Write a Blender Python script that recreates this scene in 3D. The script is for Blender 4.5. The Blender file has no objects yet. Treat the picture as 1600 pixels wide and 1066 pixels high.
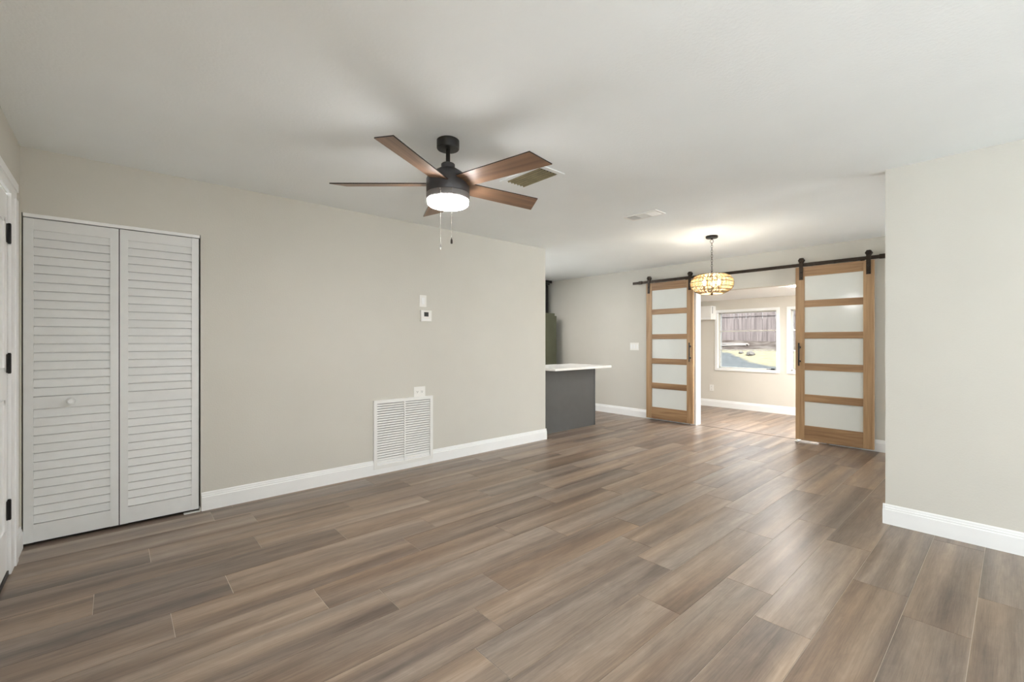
import bpy, bmesh, math, random
from mathutils import Vector, Matrix
random.seed(7)
C = bpy.context.scene
PI = math.pi

# ------------------------------------------------------------------ camera
YAW = 0.8452; HC = 1.2582; F_PX = 698.19
cam_d = bpy.data.cameras.new('camera'); cam = bpy.data.objects.new('camera', cam_d)
C.collection.objects.link(cam); C.camera = cam
cam_d.sensor_width = 36; cam_d.lens = F_PX / 1600 * 36; cam_d.clip_start = .02; cam_d.clip_end = 200
cam.location = (0, 0, HC); cam.rotation_euler = (PI / 2, 0, YAW - PI / 2)
# ------------------------------------------------------------------ colour management
C.view_settings.view_transform = 'Standard'; C.view_settings.look = 'None'
C.view_settings.gamma = 1; C.view_settings.use_curve_mapping = False
C.view_settings.exposure = 2.46
C.cycles.use_denoising = True
C.cycles.max_bounces = 12; C.cycles.diffuse_bounces = 8; C.cycles.glossy_bounces = 4
C.cycles.transparent_max_bounces = 12; C.cycles.sample_clamp_indirect = 6
C.cycles.caustics_reflective = False; C.cycles.caustics_refractive = False
# ------------------------------------------------------------------ sky (bright overcast)
w = bpy.data.worlds.new('overcast_sky'); C.world = w; w.use_nodes = True
nt = w.node_tree; bg = nt.nodes['Background']
tc = nt.nodes.new('ShaderNodeTexCoord'); sp = nt.nodes.new('ShaderNodeSeparateXYZ')
rp = nt.nodes.new('ShaderNodeValToRGB'); nt.links.new(tc.outputs['Generated'], sp.inputs[0])
nt.links.new(sp.outputs['Z'], rp.inputs[0]); nt.links.new(rp.outputs[0], bg.inputs[0])
rp.color_ramp.elements[0].color = (.955, .98, 1.0, 1); rp.color_ramp.elements[1].color = (.82, .93, 1.06, 1)
bg.inputs[1].default_value = 1.55

sun_d = bpy.data.lights.new('sun', 'SUN'); sun_d.energy = 6.5; sun_d.angle = .01; sun_d.color = (1, .99, .98)
sun = bpy.data.objects.new('sun', sun_d); C.collection.objects.link(sun)
sun.rotation_euler = Vector((-.8, -.8, 1.3)).to_track_quat('Z', 'Y').to_euler()   # high over the street side of the house

H = 2.44


def portal(name, loc, rot, sx, sy):
    l = bpy.data.lights.new(name, 'AREA'); l.shape = 'RECTANGLE'; l.size = sx; l.size_y = sy
    l.cycles.is_portal = True
    o = bpy.data.objects.new(name, l); C.collection.objects.link(o); o.location = loc; o.rotation_euler = rot


# ------------------------------------------------------------------ materials
def new_mat(name):
    m = bpy.data.materials.new(name); m.use_nodes = True
    return m, m.node_tree, m.node_tree.nodes['Principled BSDF']


def N(nt, t, **kw):
    n = nt.nodes.new('ShaderNode' + t)
    for k, v in kw.items(): setattr(n, k, v)
    return n


def simple(name, col, rough=.5, metal=0, var=.04, scale=6, bump=0, bscale=200, emit=None, spec=.5, bdist=.002):
    m, nt, b = new_mat(name)
    b.inputs['Roughness'].default_value = rough; b.inputs['Metallic'].default_value = metal
    b.inputs['Specular IOR Level'].default_value = spec
    t = N(nt, 'TexCoord'); n = N(nt, 'TexNoise'); n.inputs['Scale'].default_value = scale; n.inputs['Detail'].default_value = 4
    nt.links.new(t.outputs['Object'], n.inputs['Vector'])
    r = N(nt, 'ValToRGB'); nt.links.new(n.outputs['Fac'], r.inputs[0])
    r.color_ramp.elements[0].position = .3; r.color_ramp.elements[1].position = .7
    r.color_ramp.elements[0].color = (*[c * (1 - var) for c in col], 1)
    r.color_ramp.elements[1].color = (*[min(1, c * (1 + var)) for c in col], 1)
    nt.links.new(r.outputs[0], b.inputs['Base Color'])
    if bump:
        n2 = N(nt, 'TexNoise'); n2.inputs['Scale'].default_value = bscale; n2.inputs['Detail'].default_value = 3
        nt.links.new(t.outputs['Object'], n2.inputs['Vector'])
        bp = N(nt, 'Bump'); bp.inputs['Strength'].default_value = bump; bp.inputs['Distance'].default_value = bdist
        nt.links.new(n2.outputs['Fac'], bp.inputs['Height']); nt.links.new(bp.outputs[0], b.inputs['Normal'])
    if emit:
        b.inputs['Emission Color'].default_value = (*emit[0], 1); b.inputs['Emission Strength'].default_value = emit[1]
    return m


M = {}
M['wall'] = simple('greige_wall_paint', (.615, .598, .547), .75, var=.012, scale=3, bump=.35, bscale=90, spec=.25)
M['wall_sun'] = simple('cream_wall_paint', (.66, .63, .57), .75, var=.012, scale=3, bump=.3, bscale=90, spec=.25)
M['ceiling'] = simple('white_ceiling_texture', (.845, .885, .90), .9, var=.012, scale=2.5, bump=.45, bscale=70, spec=.2, bdist=.003)
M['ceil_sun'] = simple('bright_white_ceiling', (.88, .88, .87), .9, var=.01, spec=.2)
M['trim'] = simple('white_semigloss_trim', (.86, .87, .87), .35, var=.01)
M['door_white'] = simple('white_painted_door', (.74, .75, .75), .45, var=.015, scale=20)
M['plastic'] = simple('white_plastic', (.83, .82, .79), .35, var=.01)
M['black_metal'] = simple('matte_black_metal', (.012, .011, .010), .45, metal=.3, var=.2, scale=30)
M['bronze'] = simple('dark_bronze_metal', (.035, .025, .018), .4, metal=.6, var=.2, scale=30)
M['graphite'] = simple('graphite_fan_housing', (.065, .063, .066), .42, metal=.5, var=.08, scale=20)
M['ring'] = simple('brushed_grey_light_ring', (.20, .19, .19), .4, metal=.3, var=.05)  # glare from the lens painted in as a lighter grey
M['chrome'] = simple('chrome', (.75, .74, .72), .2, metal=1, var=.03)
M['dark_gap'] = simple('dark_recess', (.01, .01, .01), .9)
M['slate'] = simple('charcoal_cabinet_paint', (.082, .082, .080), .42, var=.05, scale=8)
M['quartz'] = simple('white_quartz', (.86, .86, .83), .15, var=.02, scale=14)
M['olive'] = simple('olive_enamel', (.095, .10, .06), .4, var=.08, scale=4)
M['screen'] = simple('dark_lcd_screen', (.02, .02, .018), .55)
M['lens'] = simple('opal_fan_lens', (.9, .9, .9), .4, emit=((1, .97, .95), 24))
M['bulb'] = simple('glowing_bulb', (.9, .8, .6), .3, emit=((1, .90, .76), 120))
M['rope'] = simple('woven_seagrass_rope', (.34, .24, .115), .8, var=.15, scale=60)
M['duct'] = simple('brown_duct_interior', (.03, .024, .014), .8, var=.3, scale=12)
M['olive_blade'] = simple('olive_brown_vent_blade', (.27, .23, .13), .5, var=.2, scale=12)
M['vent'] = simple('white_vent_metal', (.80, .80, .78), .45, var=.01)
M['fence'] = None


def glass_mat(name='clear_window_glass', t=.95):
    m, nt, b = new_mat(name)
    nt.nodes.remove(b); out = nt.nodes['Material Output']
    tr = N(nt, 'BsdfTransparent'); tr.inputs[0].default_value = (t, t * 1.01, t, 1)
    gl = N(nt, 'BsdfGlossy'); gl.inputs['Roughness'].default_value = .02
    fr = N(nt, 'LayerWeight'); fr.inputs[0].default_value = .15
    mx = N(nt, 'MixShader')
    nz = N(nt, 'TexNoise'); nz.inputs['Scale'].default_value = 3
    mu = N(nt, 'Math', operation='MULTIPLY'); mu.inputs[1].default_value = .35
    nt.links.new(fr.outputs['Fresnel'], mu.inputs[0]); nt.links.new(mu.outputs[0], mx.inputs[0])
    nt.links.new(tr.outputs[0], mx.inputs[1]); nt.links.new(gl.outputs[0], mx.inputs[2])
    nt.links.new(mx.outputs[0], out.inputs[0])
    return m


M['glass'] = glass_mat(); M['screened'] = glass_mat('screened_window_glass', .66)
M['frost'] = simple('frosted_white_glass', (.70, .725, .70), .12, var=.02, scale=3, spec=.6)


def wood_mat(name, dark, light, axis='Z', rough=.45, scale=1.0):
    """long grain along the given axis"""
    m, nt, b = new_mat(name); b.inputs['Roughness'].default_value = rough
    t = N(nt, 'TexCoord'); oi = N(nt, 'ObjectInfo')
    ad = N(nt, 'VectorMath', operation='ADD'); sc = N(nt, 'VectorMath', operation='SCALE')
    cx = N(nt, 'CombineXYZ')
    for i in range(3): nt.links.new(oi.outputs['Random'], cx.inputs[i])
    nt.links.new(cx.outputs[0], sc.inputs[0]); sc.inputs['Scale'].default_value = 37
    nt.links.new(t.outputs['Object'], ad.inputs[0]); nt.links.new(sc.outputs[0], ad.inputs[1])
    s = [26 * scale] * 3; s['XYZ'.index(axis)] = 1.6 * scale
    mp = N(nt, 'Mapping'); mp.inputs['Scale'].default_value = s; nt.links.new(ad.outputs[0], mp.inputs[0])
    n = N(nt, 'TexNoise'); n.inputs['Scale'].default_value = 1; n.inputs['Detail'].default_value = 6
    n.inputs['Distortion'].default_value = .6; nt.links.new(mp.outputs[0], n.inputs['Vector'])
    r = N(nt, 'ValToRGB'); nt.links.new(n.outputs['Fac'], r.inputs[0])
    r.color_ramp.elements[0].position = .28; r.color_ramp.elements[1].position = .68
    r.color_ramp.elements[0].color = (*dark, 1); r.color_ramp.elements[1].color = (*light, 1)
    nt.links.new(r.outputs[0], b.inputs['Base Color'])
    bp = N(nt, 'Bump'); bp.inputs['Strength'].default_value = .1; bp.inputs['Distance'].default_value = .001
    nt.links.new(n.outputs['Fac'], bp.inputs['Height']); nt.links.new(bp.outputs[0], b.inputs['Normal'])
    return m


M['oak_v'] = wood_mat('oak_stile', (.27, .155, .075), (.45, .295, .16), 'Z')
M['oak_h'] = wood_mat('oak_rail', (.215, .118, .057), (.40, .25, .132), 'Y')
M['walnut'] = wood_mat('walnut_fan_blade', (.115, .062, .034), (.25, .145, .085), 'X', rough=.42)
M['fence'] = wood_mat('weathered_fence_board', (.066, .052, .050), (.16, .132, .126), 'Z', rough=.8, scale=.5)


def plank_mat():
    m, nt, b = new_mat('oak_vinyl_plank')
    L = nt.links
    at = N(nt, 'Attribute', attribute_name='plank')
    geo = N(nt, 'TexCoord'); sep = N(nt, 'SeparateColor'); L.new(at.outputs['Color'], sep.inputs[0])
    off = N(nt, 'VectorMath', operation='SCALE'); off.inputs['Scale'].default_value = 60
    L.new(at.outputs['Vector'], off.inputs[0])
    p = N(nt, 'VectorMath', operation='ADD'); L.new(geo.outputs['Object'], p.inputs[0]); L.new(off.outputs[0], p.inputs[1])

    def noise(sx, sy, detail, dist=0, rough=.5):
        mp = N(nt, 'Mapping'); mp.inputs['Scale'].default_value = (sx, sy, 1); L.new(p.outputs[0], mp.inputs[0])
        n = N(nt, 'TexNoise'); n.inputs['Scale'].default_value = 1; n.inputs['Detail'].default_value = detail
        n.inputs['Distortion'].default_value = dist; n.inputs['Roughness'].default_value = rough
        L.new(mp.outputs[0], n.inputs['Vector']); return n
    broad = noise(.42, 9.5, 1.5, .35)          # soft bands along the board
    grain = noise(5, 150, 4, .3, .6)        # fine grain
    mid = noise(2.2, 34, 4, 1.1, .6)        # cathedral-like streaks
    pore = noise(9, 420, 2, 0, .5)
    knot = noise(3.5, 11, 5, 1.6, .65)

    def mad(a, k, c):
        n = N(nt, 'Math', operation='MULTIPLY_ADD'); L.new(a, n.inputs[0]); n.inputs[1].default_value = k
        if isinstance(c, float): n.inputs[2].default_value = c
        else: L.new(c, n.inputs[2])
        return n.outputs[0]
    v = mad(broad.outputs['Fac'], 1.22, -.49)
    v = mad(mid.outputs['Fac'], .44, v)
    v = mad(knot.outputs['Fac'], .38, v)
    v = mad(grain.outputs['Fac'], .30, v)
    v = mad(pore.outputs['Fac'], .26, v)
    v = mad(sep.outputs[0], .12, v)
    v = mad(v, 1.0, -.33)
    r = N(nt, 'ValToRGB'); L.new(v, r.inputs[0]); e = r.color_ramp.elements
    e[0].position = 0; e[0].color = (.075, .053, .041, 1)
    e[1].position = 1; e[1].color = (.44, .345, .27, 1)
    for pos, c in ((.25, (.130, .095, .074)), (.5, (.215, .162, .126)), (.75, (.32, .243, .186))):
        q = e.new(pos); q.color = (*c, 1)
    # slight warm / cool cast from plank to plank
    hs = N(nt, 'HueSaturation'); L.new(r.outputs[0], hs.inputs['Color'])
    sat = N(nt, 'Math', operation='MULTIPLY_ADD'); L.new(sep.outputs[1], sat.inputs[0])
    sat.inputs[1].default_value = .20; sat.inputs[2].default_value = .90
    hn = noise(.6, 5, 1.5, .3); sat2 = N(nt, 'Math', operation='MULTIPLY_ADD'); L.new(hn.outputs['Fac'], sat2.inputs[0]); sat2.inputs[1].default_value = 1.0; sat2.inputs[2].default_value = -.45
    sm = N(nt, 'Math', operation='ADD'); L.new(sat.outputs[0], sm.inputs[0]); L.new(sat2.outputs[0], sm.inputs[1]); sat = sm; L.new(sat.outputs[0], hs.inputs['Saturation'])
    L.new(hs.outputs[0], b.inputs['Base Color'])
    ro = N(nt, 'Math', operation='MULTIPLY_ADD'); L.new(mid.outputs['Fac'], ro.inputs[0])
    b.inputs['Specular IOR Level'].default_value = .5; ro.inputs[1].default_value = .10; ro.inputs[2].default_value = .31; L.new(ro.outputs[0], b.inputs['Roughness'])
    bp = N(nt, 'Bump'); bp.inputs['Strength'].default_value = .12; bp.inputs['Distance'].default_value = .001
    L.new(grain.outputs['Fac'], bp.inputs['Height']); L.new(bp.outputs[0], b.inputs['Normal'])
    return m


M['plank'] = plank_mat()
M['seam'] = simple('plank_bevel', (.52, .44, .36), .5, var=.3, scale=2)  # highlight on the plank bevels painted as a pale groove colour


def yard_mat():
    m, nt, b = new_mat('yard_ground'); L = nt.links
    b.inputs['Roughness'].default_value = .95; b.inputs['Specular IOR Level'].default_value = .1
    t = N(nt, 'TexCoord'); sx = N(nt, 'SeparateXYZ'); L.new(t.outputs['Object'], sx.inputs[0])
    n = N(nt, 'TexNoise'); n.inputs['Scale'].default_value = 1.3; n.inputs['Detail'].default_value = 8; n.inputs['Roughness'].default_value = .7
    L.new(t.outputs['Object'], n.inputs['Vector'])
    # distance from the house, skewed: house shadow painted as grey ground -> dry grass -> bare soil with leaf litter

    def lin(a, k, c):
        q = N(nt, 'Math', operation='MULTIPLY_ADD'); L.new(a, q.inputs[0]); q.inputs[1].default_value = k
        if isinstance(c, (float, int)): q.inputs[2].default_value = c
        else: L.new(c, q.inputs[2])
        return q.outputs[0]
    def smooth(v, a, b_):
        mr = N(nt, 'MapRange'); L.new(v, mr.inputs[0]); mr.inputs[1].default_value = a; mr.inputs[2].default_value = b_; return mr.outputs[0]
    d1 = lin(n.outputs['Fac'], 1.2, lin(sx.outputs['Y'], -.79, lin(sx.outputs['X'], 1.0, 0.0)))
    d2 = lin(n.outputs['Fac'], 1.2, sx.outputs['X'])
    n3 = N(nt, 'TexNoise'); n3.inputs['Scale'].default_value = 2.2; n3.inputs['Detail'].default_value = 6; L.new(t.outputs['Object'], n3.inputs['Vector'])
    r1 = N(nt, 'ValToRGB'); L.new(n3.outputs['Fac'], r1.inputs[0]); r1.color_ramp.elements[0].position = .35; r1.color_ramp.elements[1].position = .65
    r1.color_ramp.elements[0].color = (.040, .030, .025, 1); r1.color_ramp.elements[1].color = (.10, .086, .076, 1)
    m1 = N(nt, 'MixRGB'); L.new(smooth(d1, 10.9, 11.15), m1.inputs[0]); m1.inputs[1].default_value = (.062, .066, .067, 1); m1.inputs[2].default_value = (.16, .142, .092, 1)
    m2 = N(nt, 'MixRGB'); L.new(smooth(d2, 16.75, 17.0), m2.inputs[0]); L.new(m1.outputs[0], m2.inputs[1]); L.new(r1.outputs[0], m2.inputs[2]); r = m2
    mx = N(nt, 'MixRGB', blend_type='OVERLAY'); mx.inputs[0].default_value = .55
    n2 = N(nt, 'TexNoise'); n2.inputs['Scale'].default_value = 9; n2.inputs['Detail'].default_value = 8; L.new(t.outputs['Object'], n2.inputs['Vector'])
    L.new(r.outputs[0], mx.inputs[1]); L.new(n2.outputs['Fac'], mx.inputs[2]); L.new(mx.outputs[0], b.inputs['Base Color'])
    return m




# ------------------------------------------------------------------ mesh helpers
def bx(bm, x0, x1, y0, y1, z0, z1, mi=0):
    x0, x1 = sorted((x0, x1)); y0, y1 = sorted((y0, y1)); z0, z1 = sorted((z0, z1))
    v = [bm.verts.new(p) for p in ((x0, y0, z0), (x1, y0, z0), (x1, y1, z0), (x0, y1, z0), (x0, y0, z1), (x1, y0, z1), (x1, y1, z1), (x0, y1, z1))]
    fs = []
    for q in ((3, 2, 1, 0), (4, 5, 6, 7), (0, 1, 5, 4), (1, 2, 6, 5), (2, 3, 7, 6), (3, 0, 4, 7)):
        f = bm.faces.new([v[i] for i in q]); f.material_index = mi; fs.append(f)
    return fs


def box(x0, x1, y0, y1, z0, z1, bevel=0, seg=2):
    bm = bmesh.new(); bx(bm, x0, x1, y0, y1, z0, z1)
    if bevel: bmesh.ops.bevel(bm, geom=bm.edges[:], offset=bevel, segments=seg, profile=.5, affect='EDGES')
    return bm


def prism(bm, prof, a, b, up=None):
    """prof: list of 3D-offset functions given as Vectors, extruded from a to b"""
    A = [bm.verts.new(Vector(a) + p) for p in prof]; B = [bm.verts.new(Vector(b) + p) for p in prof]
    n = len(prof)
    for i in range(n): bm.faces.new((A[i], A[(i + 1) % n], B[(i + 1) % n], B[i]))
    bm.faces.new(A[::-1]); bm.faces.new(B)


def tube(bm, pts, r, seg=8, closed=False):
    pts = [Vector(p) for p in pts]; n = len(pts); rings = []
    rr = r if isinstance(r, (list, tuple)) else [r] * n
    prev = None
    for i, p in enumerate(pts):
        if closed: t = (pts[(i + 1) % n] - pts[i - 1]).normalized()
        else: t = (pts[min(i + 1, n - 1)] - pts[max(i - 1, 0)]).normalized()
        ref = prev if prev is not None else (Vector((0, 0, 1)) if abs(t.z) < .9 else Vector((1, 0, 0)))
        u = (ref - t * ref.dot(t)); u = u.normalized() if u.length > 1e-6 else t.orthogonal().normalized()
        prev = u; vv = t.cross(u)
        rings.append([bm.verts.new(p + (u * math.cos(2 * PI * k / seg) + vv * math.sin(2 * PI * k / seg)) * rr[i]) for k in range(seg)])
    m = n if closed else n - 1
    for i in range(m):
        a, b = rings[i], rings[(i + 1) % n]
        for k in range(seg): bm.faces.new((a[k], a[(k + 1) % seg], b[(k + 1) % seg], b[k]))
    if not closed: bm.faces.new(rings[0][::-1]); bm.faces.new(rings[-1])


def lathe(bm, prof, c=(0, 0, 0), seg=48, axis='z'):
    """prof: (radius, height) list; closes on the axis at both ends"""
    rings = []
    for r, z in prof:
        if r < 1e-5: rings.append([bm.verts.new(_ax(0, 0, z, c, axis))])
        else: rings.append([bm.verts.new(_ax(r * math.cos(2 * PI * k / seg), r * math.sin(2 * PI * k / seg), z, c, axis)) for k in range(seg)])
    for a, b in zip(rings, rings[1:]):
        for k in range(seg):
            k2 = (k + 1) % seg
            if len(a) == 1 and len(b) == 1: continue
            if len(a) == 1: bm.faces.new((a[0], b[k], b[k2]))
            elif len(b) == 1: bm.faces.new((a[k], a[k2], b[0]))
            else: bm.faces.new((a[k], a[k2], b[k2], b[k]))


def _ax(x, y, z, c, axis):
    if axis == 'z': v = (x, y, z)
    elif axis == 'x': v = (z, x, y)
    else: v = (x, z, y)
    return (v[0] + c[0], v[1] + c[1], v[2] + c[2])


def origin_of(o):
    t = Vector((0, 0, 0))
    while o: t = t + o.location; o = o.parent
    return t


def obj(name, bm, m, parent=None, loc=None, smooth=False, label=None):
    """links bm (drawn in room coordinates) as one mesh object"""
    bmesh.ops.recalc_face_normals(bm, faces=bm.faces[:])
    if parent is None:
        o_at = Vector(loc) if loc is not None else Vector((0, 0, 0)); shift = o_at
    else:
        shift = origin_of(parent); o_at = Vector((0, 0, 0))
        if loc is not None: o_at = Vector(loc) - shift; shift = Vector(loc)
    if shift.length: bmesh.ops.translate(bm, verts=bm.verts[:], vec=-shift)
    me = bpy.data.meshes.new(name); bm.to_mesh(me); bm.free()
    for q in (m if isinstance(m, (list, tuple)) else [m]): me.materials.append(q)
    if smooth:
        for p in me.polygons: p.use_smooth = True
        me.set_sharp_from_angle(angle=math.radians(35))
    o = bpy.data.objects.new(name, me); C.collection.objects.link(o); o.location = o_at
    if parent: o.parent = parent
    if label: o['label'] = label
    return o


def struct(name, bm, m, parent=None, **k):
    o = obj(name, bm, m, parent, **k)
    if parent is None: o['kind'] = 'structure'
    return o


def tag(o, label, cat, group=None):
    o['label'] = label; o['category'] = cat
    if group: o['group'] = group
    return o


def thing(name, label, cat, loc, group=None):
    o = bpy.data.objects.new(name, None); C.collection.objects.link(o); o.location = loc
    o.empty_display_size = .1
    return tag(o, label, cat, group)


def struct_root(name, loc):
    o = bpy.data.objects.new(name, None); C.collection.objects.link(o); o.location = loc; o['kind'] = 'structure'
    o.empty_display_size = .1
    return o


def wall(name, axis, p0, p1, a0, a1, z0, z1, holes=(), m=None, reveal=None):
    """a wall slab p0..p1 thick, running a0..a1, with rectangular openings (b0,b1,zb0,zb1)"""
    bm = bmesh.new()
    A = sorted({a0, a1, *[h[0] for h in holes], *[h[1] for h in holes]})
    Z = sorted({z0, z1, *[h[2] for h in holes], *[h[3] for h in holes]})
    for i in range(len(A) - 1):
        run = None
        for j in range(len(Z) - 1):
            ca, cz = (A[i] + A[i + 1]) / 2, (Z[j] + Z[j + 1]) / 2
            solid = not any(h[0] < ca < h[1] and h[2] < cz < h[3] for h in holes)
            if solid: run = [Z[j], Z[j + 1]] if run is None else [run[0], Z[j + 1]]
            if run and (not solid or j == len(Z) - 2):
                if axis == 'x': bx(bm, p0, p1, A[i], A[i + 1], run[0], run[1])
                else: bx(bm, A[i], A[i + 1], p0, p1, run[0], run[1])
                run = None
    return struct(name, bm, m or M['wall'])


# ------------------------------------------------------------------ plan of the house (metres, camera above the origin)
XL, YA, XB, XS, YS_END = -.434, 4.0, 6.485, 3.98, .598
XF = 8.6; XJ = 6.62; YR = -3.0; YK = 6.75; HS = 2.03
T = .12

# floor: individual vinyl planks laid along x, joints placed as in the room
PW = .2243; PL = 1.18; G = .0024


def build_floor():
    bm = bmesh.new(); lay = bm.loops.layers.float_color.new('plank')
    joints = {0: 2.70, 1: 2.913, 2: 2.19, 3: 2.43, 4: 1.94, 5: 1.10, 6: 1.262, 7: 1.483, 8: .998, 9: .75, 10: .19, 11: .44, 12: 1.10, 13: .665, 14: .15, 15: .74, 16: .52}
    x_lo, x_hi, y_lo, y_hi = XL - .1, XF + .1, YR - .1, YK + .1
    k = math.floor((y_lo - .3500) / PW) - 1
    rng = random.Random(11)
    while True:
        yb = .5720 + (k - 2) * PW                 # row k spans yb .. yb+PW   (row 2 starts at .572)
        if yb > y_hi: break
        j = joints.get(k, rng.uniform(0, PL))
        x = j - math.ceil((j - x_lo) / PL) * PL
        while x < x_hi:
            a, b_ = max(x + G / 2, x_lo), min(x + PL - G / 2, x_hi)
            y0, y1 = max(yb + G / 2, y_lo), min(yb + PW - G / 2, y_hi)
            if b_ - a > .01 and y1 - y0 > .01:
                c = (rng.random(), rng.random(), rng.random(), 1)
                for f in bx(bm, a, b_, y0, y1, -.006, 0):
                    for l in f.loops: l[lay] = c
            x += PL
        k += 1
    for f in bx(bm, x_lo, x_hi, y_lo, y_hi, -.05, -.0012, 1):
        for l in f.loops: l[lay] = (.5, .5, .5, 1)
    struct('floor', bm, [M['plank'], M['seam']])


build_floor()

# ceilings
bm = bmesh.new(); bx(bm, XL - T, XJ, YR - T, YK + T, H, H + .12); struct('ceiling', bm, M['ceiling'])
bm = bmesh.new(); bx(bm, XJ, XF + .15, -1.3, 5.2, HS, HS + .12); struct('ceiling_sunroom', bm, M['ceil_sun'])
# walls
DL0, DL1, DLZ = 2.80, 3.60, 2.055       # entry door in the left wall
wall('wall_left', 'x', XL - T, XL, YR - T, YK, 0, H, [(DL0, DL1, -1, DLZ), (-2.9, -.2, .02, 2.2)])
CX0, CX1, CZ = -.430, .470, 2.04
CD0 = XL + .006
wall('wall_middle', 'y', YA, YA + T, XL, 4.12, 0, H, [(CD0, CX1, -1, CZ), (1.84, 2.41, .085, .665)])
wall('wall_far', 'x', XB, XJ, -1.3, YK, 0, H, [(1.6, 3.18, -1, 2.0)])
wall('wall_right', 'x', XS, XS + T, YR, YS_END, 0, H)
wall('wall_rear', 'y', YR - T, YR, XL - T, XS + T, 0, H, [(2.8, 3.8, .02, 2.15)])
wall('wall_dining', 'y', -1.42, -1.3, XS + T, XJ, 0, H, [(4.5, 6.2, .02, 2.1)])
wall('wall_kitchen', 'y', YK, YK + T, XL - T, XJ, 0, H, [(.70, 1.25, .80, 1.66), (2.9, 4.6, .95, 2.05)])
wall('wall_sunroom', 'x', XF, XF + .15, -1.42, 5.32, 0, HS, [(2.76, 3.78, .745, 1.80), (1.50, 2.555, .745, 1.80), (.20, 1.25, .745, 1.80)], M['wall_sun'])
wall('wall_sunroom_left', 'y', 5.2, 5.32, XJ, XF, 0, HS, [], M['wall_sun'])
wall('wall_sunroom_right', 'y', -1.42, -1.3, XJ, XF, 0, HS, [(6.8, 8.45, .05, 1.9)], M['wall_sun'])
# closet interior
bm = bmesh.new(); bx(bm, XL, .6, 4.62, 4.7, 0, H); bx(bm, .6, .68, YA + T, 4.7, 0, H); struct('wall_closet', bm, M['wall'])
# duct box behind the return grille
bm = bmesh.new(); bx(bm, 1.82, 2.43, YA + .125, YA + .30, .07, .68); struct('trim_1', bm, M['dark_gap'])

# light through the windows
portal('daylight_portal', (3.3, YR - T - .01, 1.085), (PI / 2, 0, 0), 1.0, 2.13)
portal('daylight_portal', (XL - T - .01, -1.55, 1.11), (PI / 2, 0, -PI / 2), 2.7, 2.18)
portal('daylight_portal', (5.35, -1.43, 1.06), (PI / 2, 0, 0), 1.7, 2.08)
portal('daylight_portal', (3.75, YK + T + .01, 1.5), (PI / 2, 0, PI), 1.7, 1.1)
portal('daylight_portal', (.975, YK + T + .01, 1.23), (PI / 2, 0, PI), .55, .86)
portal('daylight_portal', (7.625, -1.43, .975), (PI / 2, 0, 0), 1.65, 1.85)
for yc, ww in ((3.27, 1.02), (2.03, 1.055), (.725, 1.05)):
    portal('daylight_portal', (XF + .16, yc, 1.27), (PI / 2, 0, PI / 2), ww, 1.055)


# baseboards
def baseboard(name, a, b, n, m=None, h=.135, t=.014):
    """a->b along the wall foot, n = unit vector out of the wall"""
    n = Vector((*n, 0)); P = lambda d, z: n * d + Vector((0, 0, z)); s = h / .135
    prof = [P(-.001, 0), P(t, 0), P(t, .098 * s), P(t * .72, .103 * s), P(t * .72, .113 * s), P(t * .5, .117 * s), P(t * .42, .128 * s), P(t * .2, h), P(-.001, h)]
    bm = bmesh.new(); prism(bm, prof, (*a, 0), (*b, 0)); return struct(name, bm, m or M['trim'])


baseboard('baseboard_left', (XL, 3.81), (XL, YA), (1, 0))
baseboard('baseboard_left_rear', (XL, -.15), (XL, DL0 - .1), (1, 0))
baseboard('baseboard_middle', (.474, YA), (4.134, YA), (0, -1))
baseboard('baseboard_middle_end', (4.12, YA - .013), (4.12, YA + T), (1, 0))
baseboard('baseboard_far', (XB, 3.28), (XB, YK), (-1, 0))
baseboard('baseboard_far_right', (XB, -1.3), (XB, 1.5), (-1, 0))
baseboard('baseboard_right', (XS, YR), (XS, YS_END + .013), (-1, 0))
baseboard('baseboard_right_end', (XS - .013, YS_END), (XS + T, YS_END), (0, 1))
baseboard('baseboard_sunroom', (XF, -1.3), (XF, 5.2), (-1, 0))
baseboard('baseboard_rear', (XL, YR), (XS, YR), (0, 1))

# jamb lining of the wide opening in the far wall
bm = bmesh.new()
bx(bm, XB - .004, XJ + .004, 3.165, 3.25, 0, 1.985); bx(bm, XB - .004, XJ + .004, 1.53, 1.615, 0, 1.985)
struct('trim_2', bm, M['trim'])
bm = bmesh.new(); bx(bm, XB - .002, XJ + .002, 1.53, 3.25, 1.985, 2.06); struct('trim_3', bm, M['wall'])
bm = bmesh.new(); bx(bm, XB + .035, XB + .043, 1.615, 3.165, -.001, .0022); struct('trim_4', bm, M['bronze'])


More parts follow.
